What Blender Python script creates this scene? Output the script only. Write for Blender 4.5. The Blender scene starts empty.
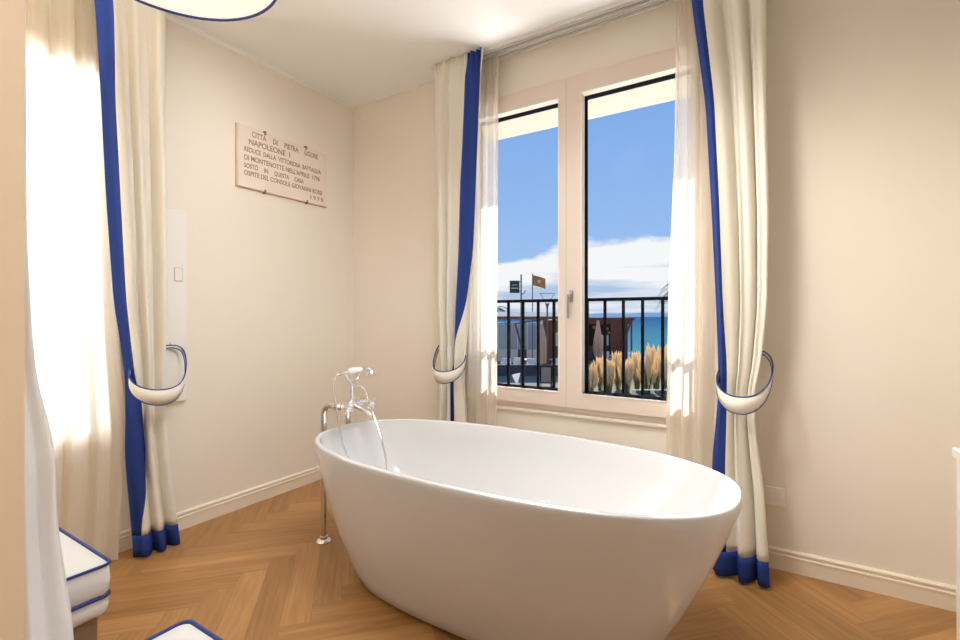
import bpy, bmesh, math, random
from mathutils import Vector, Matrix
random.seed(7)
C = bpy.context.scene
COL = C.collection
PI = math.pi

# ------------------------------------------------------------------ materials
def mat(name, col, rough=.6, metal=0, spec=.5, coat=0, noise=0, nscale=8, bump=0, bscale=60, emis=None, estr=0, trans=0):
    m = bpy.data.materials.new(name); m.use_nodes = True
    nt = m.node_tree; b = nt.nodes['Principled BSDF']
    b.inputs['Base Color'].default_value = (*col, 1)
    b.inputs['Roughness'].default_value = rough
    b.inputs['Metallic'].default_value = metal
    b.inputs['Specular IOR Level'].default_value = spec
    b.inputs['Coat Weight'].default_value = coat
    tc = nt.nodes.new('ShaderNodeTexCoord')
    if noise:
        n = nt.nodes.new('ShaderNodeTexNoise'); n.inputs['Scale'].default_value = nscale; n.inputs['Detail'].default_value = 4
        nt.links.new(tc.outputs['Object'], n.inputs['Vector'])
        r = nt.nodes.new('ShaderNodeMapRange'); r.inputs['To Min'].default_value = 1-noise; r.inputs['To Max'].default_value = 1+noise
        nt.links.new(n.outputs['Fac'], r.inputs['Value'])
        v = nt.nodes.new('ShaderNodeVectorMath'); v.operation = 'SCALE'; v.inputs[0].default_value = col
        nt.links.new(r.outputs['Result'], v.inputs['Scale']); nt.links.new(v.outputs['Vector'], b.inputs['Base Color'])
    if bump:
        n2 = nt.nodes.new('ShaderNodeTexNoise'); n2.inputs['Scale'].default_value = bscale; n2.inputs['Detail'].default_value = 3
        nt.links.new(tc.outputs['Object'], n2.inputs['Vector'])
        bp = nt.nodes.new('ShaderNodeBump'); bp.inputs['Strength'].default_value = bump; bp.inputs['Distance'].default_value = .002
        nt.links.new(n2.outputs['Fac'], bp.inputs['Height']); nt.links.new(bp.outputs['Normal'], b.inputs['Normal'])
    if emis:
        b.inputs['Emission Color'].default_value = (*emis, 1); b.inputs['Emission Strength'].default_value = estr
    if trans:
        tr = nt.nodes.new('ShaderNodeBsdfTranslucent'); tr.inputs['Color'].default_value = (*col, 1)
        mx = nt.nodes.new('ShaderNodeMixShader'); mx.inputs[0].default_value = trans
        o = nt.nodes['Material Output']
        nt.links.new(b.outputs[0], mx.inputs[1]); nt.links.new(tr.outputs[0], mx.inputs[2]); nt.links.new(mx.outputs[0], o.inputs[0])
    return m

def sheer_mat(name, col, opac, tl):
    m = bpy.data.materials.new(name); m.use_nodes = True
    nt = m.node_tree; nt.nodes.remove(nt.nodes['Principled BSDF'])
    o = nt.nodes['Material Output']
    d = nt.nodes.new('ShaderNodeBsdfDiffuse'); d.inputs[0].default_value = (*col, 1)
    t = nt.nodes.new('ShaderNodeBsdfTranslucent'); t.inputs[0].default_value = (*col, 1)
    tp = nt.nodes.new('ShaderNodeBsdfTransparent'); tp.inputs[0].default_value = (1, .99, .97, 1)
    m1 = nt.nodes.new('ShaderNodeMixShader'); m1.inputs[0].default_value = tl
    m2 = nt.nodes.new('ShaderNodeMixShader')
    # denser where the cloth is seen edge-on in its folds
    lw = nt.nodes.new('ShaderNodeLayerWeight'); lw.inputs['Blend'].default_value = .35
    r = nt.nodes.new('ShaderNodeMapRange'); r.inputs['To Min'].default_value = opac; r.inputs['To Max'].default_value = min(1, opac+.35)
    nt.links.new(lw.outputs['Facing'], r.inputs['Value']); nt.links.new(r.outputs['Result'], m2.inputs[0])
    nt.links.new(d.outputs[0], m1.inputs[1]); nt.links.new(t.outputs[0], m1.inputs[2])
    nt.links.new(tp.outputs[0], m2.inputs[1]); nt.links.new(m1.outputs[0], m2.inputs[2])
    nt.links.new(m2.outputs[0], o.inputs[0])
    return m

def glass_mat(name, tint=(1, 1, 1), refl=.5):
    m = bpy.data.materials.new(name); m.use_nodes = True
    nt = m.node_tree; nt.nodes.remove(nt.nodes['Principled BSDF'])
    o = nt.nodes['Material Output']
    tp = nt.nodes.new('ShaderNodeBsdfTransparent'); tp.inputs[0].default_value = (*tint, 1)
    g = nt.nodes.new('ShaderNodeBsdfGlossy'); g.inputs['Roughness'].default_value = .0
    g.inputs[0].default_value = (refl, refl, refl, 1)
    lw = nt.nodes.new('ShaderNodeLayerWeight'); lw.inputs['Blend'].default_value = .5
    pw = nt.nodes.new('ShaderNodeMath'); pw.operation = 'POWER'; pw.inputs[1].default_value = 5; nt.links.new(lw.outputs['Facing'], pw.inputs[0])
    fr = nt.nodes.new('ShaderNodeMath'); fr.operation = 'MULTIPLY_ADD'; fr.inputs[1].default_value = .6; fr.inputs[2].default_value = .003; nt.links.new(pw.outputs[0], fr.inputs[0])
    mx = nt.nodes.new('ShaderNodeMixShader')
    nt.links.new(fr.outputs[0], mx.inputs[0]); nt.links.new(tp.outputs[0], mx.inputs[1]); nt.links.new(g.outputs[0], mx.inputs[2])
    nt.links.new(mx.outputs[0], o.inputs[0])
    return m

M = {}
M['wall'] = mat('wall_paint', (.87, .815, .72), .75, noise=.02, nscale=2, bump=.15, bscale=220)
M['ceil'] = mat('ceiling_paint', (.92, .92, .905), .85, bump=.1, bscale=200)
M['trim'] = mat('trim_paint', (.86, .78, .65), .4)
M['jamb'] = mat('jamb_paint', (.90, .75, .58), .75, bump=.1, bscale=200)
M['winwood'] = mat('window_wood', (.80, .69, .60), .35, noise=.02, nscale=20)
M['black'] = mat('black_gasket', (.010, .011, .013), 1, spec=0)
M['cream'] = mat('cream_cotton', (.90, .86, .77), .9, spec=.1, bump=.3, bscale=500, trans=.12)
M['cream2'] = mat('cream_lining', (.82, .72, .56), .9, spec=.1, bump=.3, bscale=500, trans=.2)
M['blue'] = mat('royal_blue_cotton', (.024, .052, .24), .85, spec=.15, bump=.3, bscale=500)
M['sheer'] = sheer_mat('sheer_voile', (.93, .88, .79), .72, .6)
M['sheer2'] = sheer_mat('sheer_voile_dense', (.95, .90, .80), .80, .6)
M['drape'] = mat('white_linen', (.88, .87, .87), .9, spec=.1, bump=.2, bscale=400, trans=.2)
M['tub'] = mat('white_acrylic', (.70, .705, .72), .10, spec=.5, coat=.3)
M['chrome'] = mat('polished_chrome', (.82, .82, .84), .08, metal=1)
M['porcelain'] = mat('white_porcelain', (.9, .89, .87), .15)
M['white'] = mat('white_lacquer', (.88, .86, .83), .35)
M['plastic'] = mat('white_plastic', (.93, .91, .87), .35)
M['grey'] = mat('grey_plastic', (.55, .55, .55), .4)
M['marble'] = mat('cream_marble', (.84, .76, .67), .45, noise=.08, nscale=6)
M['marble_edge'] = mat('marble_edge', (.62, .44, .30), .6, noise=.1, nscale=20)
M['ink'] = mat('engraved_ink', (.34, .20, .13), .7)
M['brass'] = mat('aged_brass', (.28, .22, .15), .4, metal=.8)
M['cushion'] = mat('white_upholstery', (.76, .75, .75), .9, spec=.1, bump=.3, bscale=400)
M['navy'] = mat('navy_piping', (.02, .04, .22), .7)
M['walnut'] = mat('brown_wood', (.28, .17, .10), .5, noise=.2, nscale=12)
M['shade'] = mat('lamp_fabric', (.90, .86, .80), .9, spec=.1, trans=.4)
M['diffuser'] = mat('lamp_diffuser', (.92, .86, .80), .6, emis=(1, .86, .72), estr=.42)
M['glass'] = glass_mat('window_glass')
M['iron'] = mat('black_iron', (.008, .009, .011), .9, spec=.05)
M['render_w'] = mat('exterior_render', (.80, .74, .62), .9, noise=.03)
M['slab'] = mat('slab_render', (.52, .48, .40), .9, noise=.03)
M['ch_track'] = mat('white_aluminium', (.82, .81, .80), .35)
M['ch_dark'] = mat('track_groove', (.25, .24, .23), .6)

# wood planks: per-plank tone from a vertex colour, grain along the plank's own uv
def plank_mat():
    m = bpy.data.materials.new('oak_herringbone'); m.use_nodes = True
    nt = m.node_tree; b = nt.nodes['Principled BSDF']; L = nt.links.new
    uv = nt.nodes.new('ShaderNodeUVMap'); uv.uv_map = 'UV'
    at = nt.nodes.new('ShaderNodeAttribute'); at.attribute_name = 'tone'
    sx = nt.nodes.new('ShaderNodeSeparateColor'); L(at.outputs['Color'], sx.inputs[0])
    mp = nt.nodes.new('ShaderNodeMapping'); mp.inputs['Scale'].default_value = (1.3, 22, 1)
    L(uv.outputs[0], mp.inputs[0])
    n = nt.nodes.new('ShaderNodeTexNoise'); n.inputs['Scale'].default_value = 1.6; n.inputs['Detail'].default_value = 6
    n.inputs['Distortion'].default_value = 1.4; L(mp.outputs[0], n.inputs['Vector'])
    mp2 = nt.nodes.new('ShaderNodeMapping'); mp2.inputs['Scale'].default_value = (2.2, 9, 1); L(uv.outputs[0], mp2.inputs[0])
    n2 = nt.nodes.new('ShaderNodeTexNoise'); n2.inputs['Scale'].default_value = 1.0; n2.inputs['Detail'].default_value = 2; L(mp2.outputs[0], n2.inputs['Vector'])
    cr = nt.nodes.new('ShaderNodeValToRGB')
    e = cr.color_ramp.elements
    e[0].position = .20; e[0].color = (.20, .092, .026, 1)
    e[1].position = .8; e[1].color = (.50, .275, .105, 1)
    k = cr.color_ramp.elements.new(.52); k.color = (.36, .182, .062, 1)
    ad = nt.nodes.new('ShaderNodeMath'); ad.operation = 'MULTIPLY_ADD'; ad.inputs[1].default_value = .60; L(n.outputs['Fac'], ad.inputs[0])
    ad2 = nt.nodes.new('ShaderNodeMath'); ad2.operation = 'MULTIPLY_ADD'; ad2.inputs[1].default_value = .22; L(sx.outputs[0], ad2.inputs[0]); L(ad.outputs[0], ad2.inputs[2])
    n3 = nt.nodes.new('ShaderNodeMath'); n3.operation = 'MULTIPLY'; n3.inputs[1].default_value = .30; L(n2.outputs['Fac'], n3.inputs[0]); L(n3.outputs[0], ad.inputs[2])
    L(ad2.outputs[0], cr.inputs[0])
    L(cr.outputs[0], b.inputs['Base Color'])
    b.inputs['Roughness'].default_value = .34; b.inputs['Specular IOR Level'].default_value = .4
    bp = nt.nodes.new('ShaderNodeBump'); bp.inputs['Strength'].default_value = .12; bp.inputs['Distance'].default_value = .001
    L(n.outputs['Fac'], bp.inputs['Height']); L(bp.outputs['Normal'], b.inputs['Normal'])
    return m
M['oak'] = plank_mat()
M['gap'] = mat('plank_gap', (.20, .10, .04), .8)

# ------------------------------------------------------------------ geometry helpers
def tag(o, label=None, cat=None, group=None, kind=None):
    if label: o['label'] = label
    if cat: o['category'] = cat
    if group: o['group'] = group
    if kind: o['kind'] = kind
    return o

def empty(name, loc=(0, 0, 0), rz=0):
    o = bpy.data.objects.new(name, None); COL.objects.link(o); o.location = loc; o.rotation_euler = (0, 0, rz)
    o.empty_display_size = .1
    return o

def obj(name, bm, ms, parent=None, smooth=None, loc=None):
    me = bpy.data.meshes.new(name)
    bmesh.ops.recalc_face_normals(bm, faces=bm.faces) if not getattr(bm, '_keep', False) else None
    bm.to_mesh(me); bm.free()
    if not isinstance(ms, (list, tuple)): ms = [ms]
    for m in ms: me.materials.append(m)
    if smooth:
        for p in me.polygons: p.use_smooth = True
        if smooth != 180: 
            me.set_sharp_from_angle(angle=math.radians(smooth))
    o = bpy.data.objects.new(name, me); COL.objects.link(o)
    if parent: o.parent = parent
    if loc: o.location = loc
    return o

def struct(name, bm, ms, parent=None, smooth=None):
    o = obj(name, bm, ms, parent, smooth)
    if not parent: o['kind'] = 'structure'
    return o

def box(bm, x0, x1, y0, y1, z0, z1, mi=0, bev=0, seg=2):
    r = bmesh.ops.create_cube(bm, size=1)
    vs = r['verts']
    for v in vs:
        v.co = Vector(((x0+x1)/2+v.co.x*(x1-x0), (y0+y1)/2+v.co.y*(y1-y0), (z0+z1)/2+v.co.z*(z1-z0)))
    fs = list({f for v in vs for f in v.link_faces})
    for f in fs: f.material_index = mi
    if bev:
        es = list({e for v in vs for e in v.link_edges})
        bmesh.ops.bevel(bm, geom=es, offset=bev, segments=seg, affect='EDGES', profile=.5)
    return bm

def B(*a, **k):
    return box(bmesh.new(), *a, **k)

def tube(bm, pts, r, n=10, closed=False, cap=True, mi=0):
    pts = [Vector(p) for p in pts]; N = len(pts)
    rs = r if isinstance(r, (list, tuple)) else [r]*N
    t = []
    for i in range(N):
        a = pts[(i-1) % N] if (closed or i > 0) else pts[0]
        b = pts[(i+1) % N] if (closed or i < N-1) else pts[-1]
        t.append((b-a).normalized())
    up = Vector((0, 0, 1)) if abs(t[0].z) < .9 else Vector((1, 0, 0))
    u = t[0].cross(up).normalized(); rings = []
    for i in range(N):
        u = (u-t[i]*u.dot(t[i]))
        if u.length < 1e-6: u = t[i].orthogonal()
        u.normalize(); w = t[i].cross(u)
        rings.append([bm.verts.new(pts[i]+(u*math.cos(2*PI*k/n)+w*math.sin(2*PI*k/n))*rs[i]) for k in range(n)])
    for i in range(N if closed else N-1):
        A, Bq = rings[i], rings[(i+1) % N]
        off = 0
        if closed and i == N-1:   # best twist match
            off = min(range(n), key=lambda q: (A[0].co-Bq[q].co).length)
        for k in range(n):
            f = bm.faces.new((A[k], A[(k+1) % n], Bq[(k+1+off) % n], Bq[(k+off) % n])); f.material_index = mi
    if cap and not closed:
        f = bm.faces.new(rings[0][::-1]); f.material_index = mi
        f = bm.faces.new(rings[-1]); f.material_index = mi
    return bm

def catmull(P, n=8, closed=False):
    P = [Vector(p) for p in P]; out = []; N = len(P)
    for i in range(N if closed else N-1):
        g = lambda j: P[j % N] if closed else P[max(0, min(N-1, j))]
        a, b, c, d = g(i-1), g(i), g(i+1), g(i+2)
        for k in range(n):
            t = k/n
            out.append(.5*((2*b)+(c-a)*t+(2*a-5*b+4*c-d)*t*t+(3*b-a-3*c+d)*t**3))
    if not closed: out.append(P[-1])
    return out

def lathe(bm, prof, n=24, origin=(0, 0, 0), axis='Z', mi=0, cap=True):
    o = Vector(origin); rings = []
    for r, z in prof:
        ring = []
        for k in range(n):
            a = 2*PI*k/n; p = (r*math.cos(a), r*math.sin(a), z)
            if axis == 'X': p = (z, p[0], p[1])
            if axis == 'Y': p = (p[0], z, p[1])
            ring.append(bm.verts.new(o+Vector(p)))
        rings.append(ring)
    for A, Bq in zip(rings, rings[1:]):
        for k in range(n):
            f = bm.faces.new((A[k], A[(k+1) % n], Bq[(k+1) % n], Bq[k])); f.material_index = mi
    for ring, rr in ((rings[0], prof[0][0]), (rings[-1], prof[-1][0])):
        if cap and rr > 1e-5:
            f = bm.faces.new(ring); f.material_index = mi
    return bm

def prof_run(bm, prof, a, b, outv):
    """extrude a (depth, z) profile from point a to b; outv = direction away from the wall"""
    a, b, o = Vector(a), Vector(b), Vector(outv)
    A = [bm.verts.new(a+o*d+Vector((0, 0, z))) for d, z in prof]
    Bv = [bm.verts.new(b+o*d+Vector((0, 0, z))) for d, z in prof]
    n = len(prof)
    for i in range(n):
        bm.faces.new((A[i], A[(i+1) % n], Bv[(i+1) % n], Bv[i]))
    bm.faces.new(A); bm.faces.new(Bv[::-1])
    return bm

H = 2.8
RZ = math.atan2(.5269, .85003)      # camera heading, 31.8 deg left of +Y
YB = -2.433                          # bath-side face of the near partition
XR = 3.67

# ------------------------------------------------------------------ floor (herringbone)
def make_floor():
    bm = bmesh.new(); W, n = .112, 6
    col = bm.loops.layers.float_color.new('tone'); uvl = bm.loops.layers.uv.new('UV')
    rot = Matrix.Rotation(math.radians(47), 2); g = .0004; org = Vector((.30, -1.12))
    def plank(x0, y0, lx, ly):
        c = [(x0*W+g, y0*W+g), ((x0+lx)*W-g, y0*W+g), ((x0+lx)*W-g, (y0+ly)*W-g), (x0*W+g, (y0+ly)*W-g)]
        P = [rot @ Vector(p)+org for p in c]
        cx = sum(p.x for p in P)/4; cy = sum(p.y for p in P)/4
        if not (-.3 < cx < XR+.3 and -5.3 < cy < .3): return
        f = bm.faces.new([bm.verts.new((p.x, p.y, 0)) for p in P])
        t = random.random(); ru = random.random()*50; rv = random.random()*50
        for l, p in zip(f.loops, c):
            l[col] = (t, t, t, 1)
            q = (p[0]-x0*W, p[1]-y0*W)
            l[uvl].uv = (q[0]+ru, q[1]+rv) if lx > ly else (q[1]+ru, q[0]+rv)
    R = 60
    for y in range(-R, R):
        for x in range(-R, R):
            d = (x-y) % (2*n)
            if d == 0: plank(x, y, n, 1)
            if d == 2*n-1: plank(x, y, 1, n)
    box(bm, 0, XR, -5, 0, -.12, -.0006, mi=1)
    # trim planks to the room
    for no, co in (((1, 0, 0), (XR, 0, 0)), ((-1, 0, 0), (0, 0, 0)), ((0, 1, 0), (0, 0, 0)), ((0, -1, 0), (0, -5, 0))):
        bmesh.ops.bisect_plane(bm, geom=bm.verts[:]+bm.edges[:]+bm.faces[:], plane_co=co, plane_no=no, clear_outer=True)
    for f in bm.faces: f.normal_update()
    for f in bm.faces:
        if f.material_index == 0 and f.normal.z < 0: f.normal_flip()
    bm2 = bm
    me = bpy.data.meshes.new('floor'); bm2.to_mesh(me); bm2.free()
    me.materials.append(M['oak']); me.materials.append(M['gap'])
    o = bpy.data.objects.new('floor', me); COL.objects.link(o); o['kind'] = 'structure'
make_floor()
struct('ceiling', B(0, XR, -5, 0, H, H+.15), M['ceil'])

# ------------------------------------------------------------------ walls
WX0, WX1, WZ0, WZ1 = 1.03, 2.53, .62, 2.56          # window in the back wall
LY0, LY1, LZ0, LZ1 = -2.40, -1.53, .52, 2.43         # window in the left wall
T = .30
bm = bmesh.new()
box(bm, -T, WX0, 0, T, -.12, H+.15); box(bm, WX1, XR+T, 0, T, -.12, H+.15)
box(bm, WX0, WX1, 0, T, -.12, WZ0); box(bm, WX0, WX1, 0, T, WZ1, H+.15)
struct('wall_back', bm, M['wall'])
bm = bmesh.new()
box(bm, -T, 0, -5, LY0, -.12, H+.15); box(bm, -T, 0, LY1, 0, -.12, H+.15)
box(bm, -T, 0, LY0, LY1, -.12, LZ0); box(bm, -T, 0, LY0, LY1, LZ1, H+.15)
struct('wall_left', bm, M['wall'])
struct('wall_right', B(XR, XR+T, -5, 0, -.12, H+.15), M['wall'])
struct('wall_rear', B(-T, XR+T, -5.3, -5, -.12, H+.15), M['wall'])
struct('wall_partition', B(0, 2.140, -2.62, YB, 0, H), M['jamb'])

# baseboards
bp = [(0, 0), (.014, 0), (.014, .062), (.017, .064), (.017, .072), (.012, .075), (.012, .082), (.015, .084), (.015, .091), (.008, .098), (0, .098)]
struct('baseboard_back', prof_run(bmesh.new(), bp, (0, 0, 0), (XR, 0, 0), (0, -1, 0)), M['trim'])
struct('baseboard_left', prof_run(bmesh.new(), bp, (0, 0, 0), (0, YB, 0), (1, 0, 0)), M['trim'])
struct('baseboard_right', prof_run(bmesh.new(), bp, (XR, 0, 0), (XR, -5, 0), (-1, 0, 0)), M['trim'])
cp = [(0, 0), (.012, 0), (.012, -.014), (.004, -.02), (0, -.02)]
struct('trim_left', prof_run(bmesh.new(), cp, (0, -.0, H), (0, YB, H), (1, 0, 0)), M['ceil'])

# ------------------------------------------------------------------ windows
def frame_ring(bm, s0, s1, z0, z1, w, d0, d1, f, ws=None, mi=0):
    """rectangular ring; f maps (s0,s1,d0,d1)->(x0,x1,y0,y1); ws=(left,right,bottom,top) widths"""
    l, r, b, t = ws or (w, w, w, w)
    for a in ((s0, s0+l, z0, z1), (s1-r, s1, z0, z1), (s0+l, s1-r, z0, z0+b), (s0+l, s1-r, z1-t, z1)):
        x0, x1, y0, y1 = f(a[0], a[1], d0, d1); box(bm, x0, x1, y0, y1, a[2], a[3], mi=mi)
    return bm

def window(name, f, s0, s1, z0, z1, mid, handle_side):
    # outer frame
    fr = struct(name, frame_ring(bmesh.new(), s0, s1, z0, z1, .03, -.012, .075, f), M['winwood']); fr['kind'] = 'structure'
    for k, (a, b, l, r) in enumerate(((s0+.03, mid, .075, .046), (mid, s1-.03, .092, .075)) if mid else ((s0+.03, s1-.03, .075, .075),)):
        za, zb = z0+.03, z1-.03
        sh = frame_ring(bmesh.new(), a+.001, b-.001, za, zb, 0, -.03, .022, f, ws=(l, r, .085, .088))
        # raised outer step on the sash
        obj('sash', sh, M['winwood'], fr)
        ia, ib, ja, jb = a+l, b-r, za+.085, zb-.088
        bead = frame_ring(bmesh.new(), ia-.004, ib+.004, ja-.004, jb+.004, .006, -.034, -.028, f)
        obj('glazing_bead', bead, M['white'], fr)
        ln = frame_ring(bmesh.new(), ia-.003, ib+.003, ja-.003, jb+.003, .007, .0222, .07, f)
        x0, x1, y0, y1 = f(ia-.003, ib+.003, -.024, .022); box(ln, x0, x1, y0, y1, ja-.002, ja+.003)
        obj('black_gasket', ln, M['black'], fr)
        x0, x1, y0, y1 = f(ia, ib, .058, .062)
        obj('glass_pane', B(x0, x1, y0, y1, ja, jb), M['glass'], fr)
    return fr

fb = lambda a, b, d0, d1: (a, b, d0, d1)
fl = lambda a, b, d0, d1: (-d1, -d0, a, b)
w1 = window('window_1', fb, WX0, WX1, WZ0, WZ1, 1.761, 1)
bm = bmesh.new(); box(bm, 1.7592, 1.7628, -.0312, -.0302, WZ0+.03, WZ1-.03)
obj('sash_joint', bm, M['grey'], w1)
bm = bmesh.new()
box(bm, 1.782, 1.806, -.040, -.030, 1.255, 1.325, bev=.004)
lathe(bm, [(.011, -.005), (.011, .03), (.009, .034)], 16, (1.794, -.07, 1.29), 'Y')
M['steel'] = mat('brushed_steel', (.42, .42, .43), .3, metal=1)
tube(bm, catmull([(1.794, -.068, 1.295), (1.792, -.074, 1.27), (1.790, -.072, 1.22), (1.789, -.07, 1.165)], 5), [.010]*5+[.008]*11, 10)
obj('window_handle', bm, M['steel'], w1, 50)
struct('window_sill_outer', B(WX0, WX1, .078, .315, WZ0, WZ0+.012), M['iron'])
w2 = window('window_2', fl, LY0, LY1, LZ0, LZ1, None, 1)
# interior sills
struct('window_sill_back', B(1.00, 2.56, -.016, 0, .592, .612, bev=.003), M['trim'])['kind'] = 'structure'
struct('window_sill_left', B(0, .035, -2.43, -1.50, .485, .515, bev=.004), M['trim'])

# ------------------------------------------------------------------ curtain maker
def kn(tab):
    tab = sorted(tab)
    def lin(z):
        if z <= tab[0][0]: return tab[0][1]
        for (a, va), (b, vb) in zip(tab, tab[1:]):
            if z <= b: return va+(vb-va)*(z-a)/(b-a)
        return tab[-1][1]
    return lambda z: sum(lin(z+q*.02) for q in range(-3, 4))/7

def drape(name, mp, knots, dc, amp, n, segs, label, cat, group=None, ztop=2.790, zbot=.012, seed=1, head=True, nu=70):
    """hanging cloth. knots: functions s_k(z), k = 0..K; segs: (part, k0, k1, material, zlo, zhi)"""
    rnd = random.Random(seed)
    ph = [rnd.random()*6.28 for _ in range(6)]
    sgn = 1 if knots[-1](1) > knots[0](1) else -1
    def pt(u, z):        # u in 0..K
        k = min(int(u), len(knots)-2); fr = u-k
        a, b = knots[k](z), knots[k+1](z); s = a+(b-a)*fr
        S0, S1 = knots[0](z), knots[-1](z); w = abs(S1-S0)
        # phase runs with cloth fraction so folds follow the gathering
        S0t, S1t = knots[0](2.4), knots[-1](2.4)
        q = (s-S0)/(S1-S0)
        p = 2*PI*n*q+.6*math.sin(2*PI*q+ph[0])+.5*math.sin(1.1*z+ph[1])
        A = amp(z)
        lo = min(1, max(.25, z/.9))
        fold = .15+.85*(1-2*abs(math.cos(p/2))**2.6)+.28*lo*math.sin(2.1*p+ph[2]+.7*z)+.18*math.sin(.53*p+ph[3]+1.5*z)
        d = dc(z)+A*fold
        env = math.sin(PI*min(1, max(0, q)))
        s2 = s+.30*A*math.cos(p+.5)*min(1, 5*q)*min(1, 5*(1-q))
        if head and z > 2.64:
            t = (z-2.64)/.1; t = min(1, t)
            d = d*(1-t)+t*(dc(z)+.010*math.sin(2*PI*n*3.2*q)+.3*A*fold)
        return mp(s2, max(.012, d), z)
    root = empty(name, mp((knots[0](0)+knots[-1](0))/2, dc(0), 0))
    tag(root, label, cat, group)
    inv = Matrix.Translation(-root.location)
    for part, k0, k1, m, zl, zh in segs:
        zl, zh = max(zl, zbot), min(zh, ztop)
        K = len(knots)-1
        cols = max(6, int(nu*(k1-k0)/K*1.2)) if K > 1 else nu
        if k1-k0 == 1 and K > 1: cols = max(8, int(nu*max(.2, abs(knots[k1](1.6)-knots[k0](1.6))/abs(knots[-1](1.6)-knots[0](1.6)))))
        rows = max(3, int((zh-zl)/.03))
        bm = bmesh.new(); G = []
        for j in range(rows+1):
            z = zl+(zh-zl)*j/rows
            G.append([bm.verts.new(inv @ Vector(pt(k0+(k1-k0)*i/cols, z))) for i in range(cols+1)])
        for j in range(rows):
            for i in range(cols):
                bm.faces.new((G[j][i], G[j][i+1], G[j+1][i+1], G[j+1][i]))
        o = obj(part, bm, m, root, 180)
        if part not in ('voile', ):
            so = o.modifiers.new('thick', 'SOLIDIFY'); so.thickness = .003; so.offset = 0
    return root

back = lambda s, d, z: (s, -d, z)
left = lambda s, d, z: (d, s, z)

# right curtain of back window
hem = .118
kR = [kn([(2.78, 2.44), (2.65, 2.448), (2.17, 2.504), (1.71, 2.526), (1.25, 2.546), (.95, 2.556), (.80, 2.556), (.5, 2.530), (.1, 2.535), (0, 2.535)]),
      kn([(2.78, 2.50), (2.65, 2.50), (2.17, 2.55), (1.71, 2.572), (1.25, 2.588), (.95, 2.598), (.80, 2.594), (.5, 2.586), (.1, 2.594), (0, 2.594)]),
      kn([(2.78, 2.745), (2.2, 2.747), (1.6, 2.756), (1.2, 2.750), (.95, 2.725), (.82, 2.700), (.70, 2.703), (.4, 2.74), (0, 2.762)])]
drape('curtain', back, kR, kn([(2.8, .185), (2.2, .17), (1.3, .17), (.85, .155), (.5, .17), (0, .215)]),
      kn([(2.8, .022), (2, .032), (1.2, .036), (.85, .026), (.5, .032), (0, .034)]), 2.7,
      [('curtain_panel', 1, 2, M['cream'], hem, 3), ('blue_border', 0, 1, M['blue'], hem, 3), ('blue_hem', 0, 2, M['blue'], 0, hem)],
      'cream curtain with blue edge and hem at the right of the back window', 'curtain', seed=3, nu=90)
# left curtain of back window
kM = [kn([(2.78, .925), (2.2, .905), (1.2, .905), (.80, .925), (.4, .90), (0, .88)]),
      kn([(2.78, 1.190), (2.2, 1.150), (1.59, 1.108), (1.25, 1.068), (1.02, 1.050), (.85, 1.028), (.8, 1.022), (.4, 1.03), (0, 1.03)]),
      kn([(2.78, 1.290), (2.2, 1.240), (1.59, 1.190), (1.25, 1.125), (1.02, 1.085), (.85, 1.045), (.8, 1.034), (.4, 1.042), (0, 1.042)]),
      kn([(2.78, 1.296), (2.2, 1.248), (1.59, 1.205), (1.25, 1.165), (1.02, 1.140), (.85, 1.12), (.8, 1.115), (.4, 1.15), (0, 1.17)])]
drape('curtain', back, kM, kn([(2.8, .185), (2.2, .16), (1.3, .14), (.85, .13), (0, .15)]),
      kn([(2.8, .020), (2, .026), (1.2, .028), (.85, .022), (0, .030)]), 3.3,
      [('curtain_panel', 0, 1, M['cream'], hem, 3), ('blue_border', 1, 2, M['blue'], hem, 3), ('lining', 2, 3, M['cream'], hem, 3), ('blue_hem', 0, 3, M['blue'], 0, hem)],
      'cream curtain with diagonal blue edge beside the room corner, behind the tub', 'curtain', seed=5, nu=90)
# curtain of left window
kL = [kn([(2.78, -1.735), (2.6, -1.71), (2.17, -1.682), (1.71, -1.655), (1.25, -1.622), (1.02, -1.590), (.86, -1.575), (.72, -1.575), (.5, -1.58), (.11, -1.555), (0, -1.55)]),
      kn([(2.78, -1.665), (2.6, -1.648), (2.17, -1.634), (1.71, -1.608), (1.25, -1.580), (1.02, -1.555), (.86, -1.540), (.72, -1.520), (.5, -1.500), (.11, -1.525), (0, -1.52)]),
      kn([(2.78, -1.43), (2.2, -1.435), (1.3, -1.425), (.9, -1.425), (.72, -1.425), (.4, -1.405), (0, -1.36)])]
drape('curtain', left, kL, kn([(2.8, .185), (1.3, .16), (.85, .15), (.5, .16), (0, .175)]),
      kn([(2.8, .022), (2, .034), (1.2, .034), (.85, .024), (.5, .028), (0, .030)]), 2.6,
      [('curtain_panel', 1, 2, M['cream'], hem, 3), ('blue_border', 0, 1, M['blue'], hem, 3), ('blue_hem', 0, 2, M['blue'], 0, hem)],
      'cream curtain with blue edge on the left wall, nearest the lamp', 'curtain', seed=11, nu=90)

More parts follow.
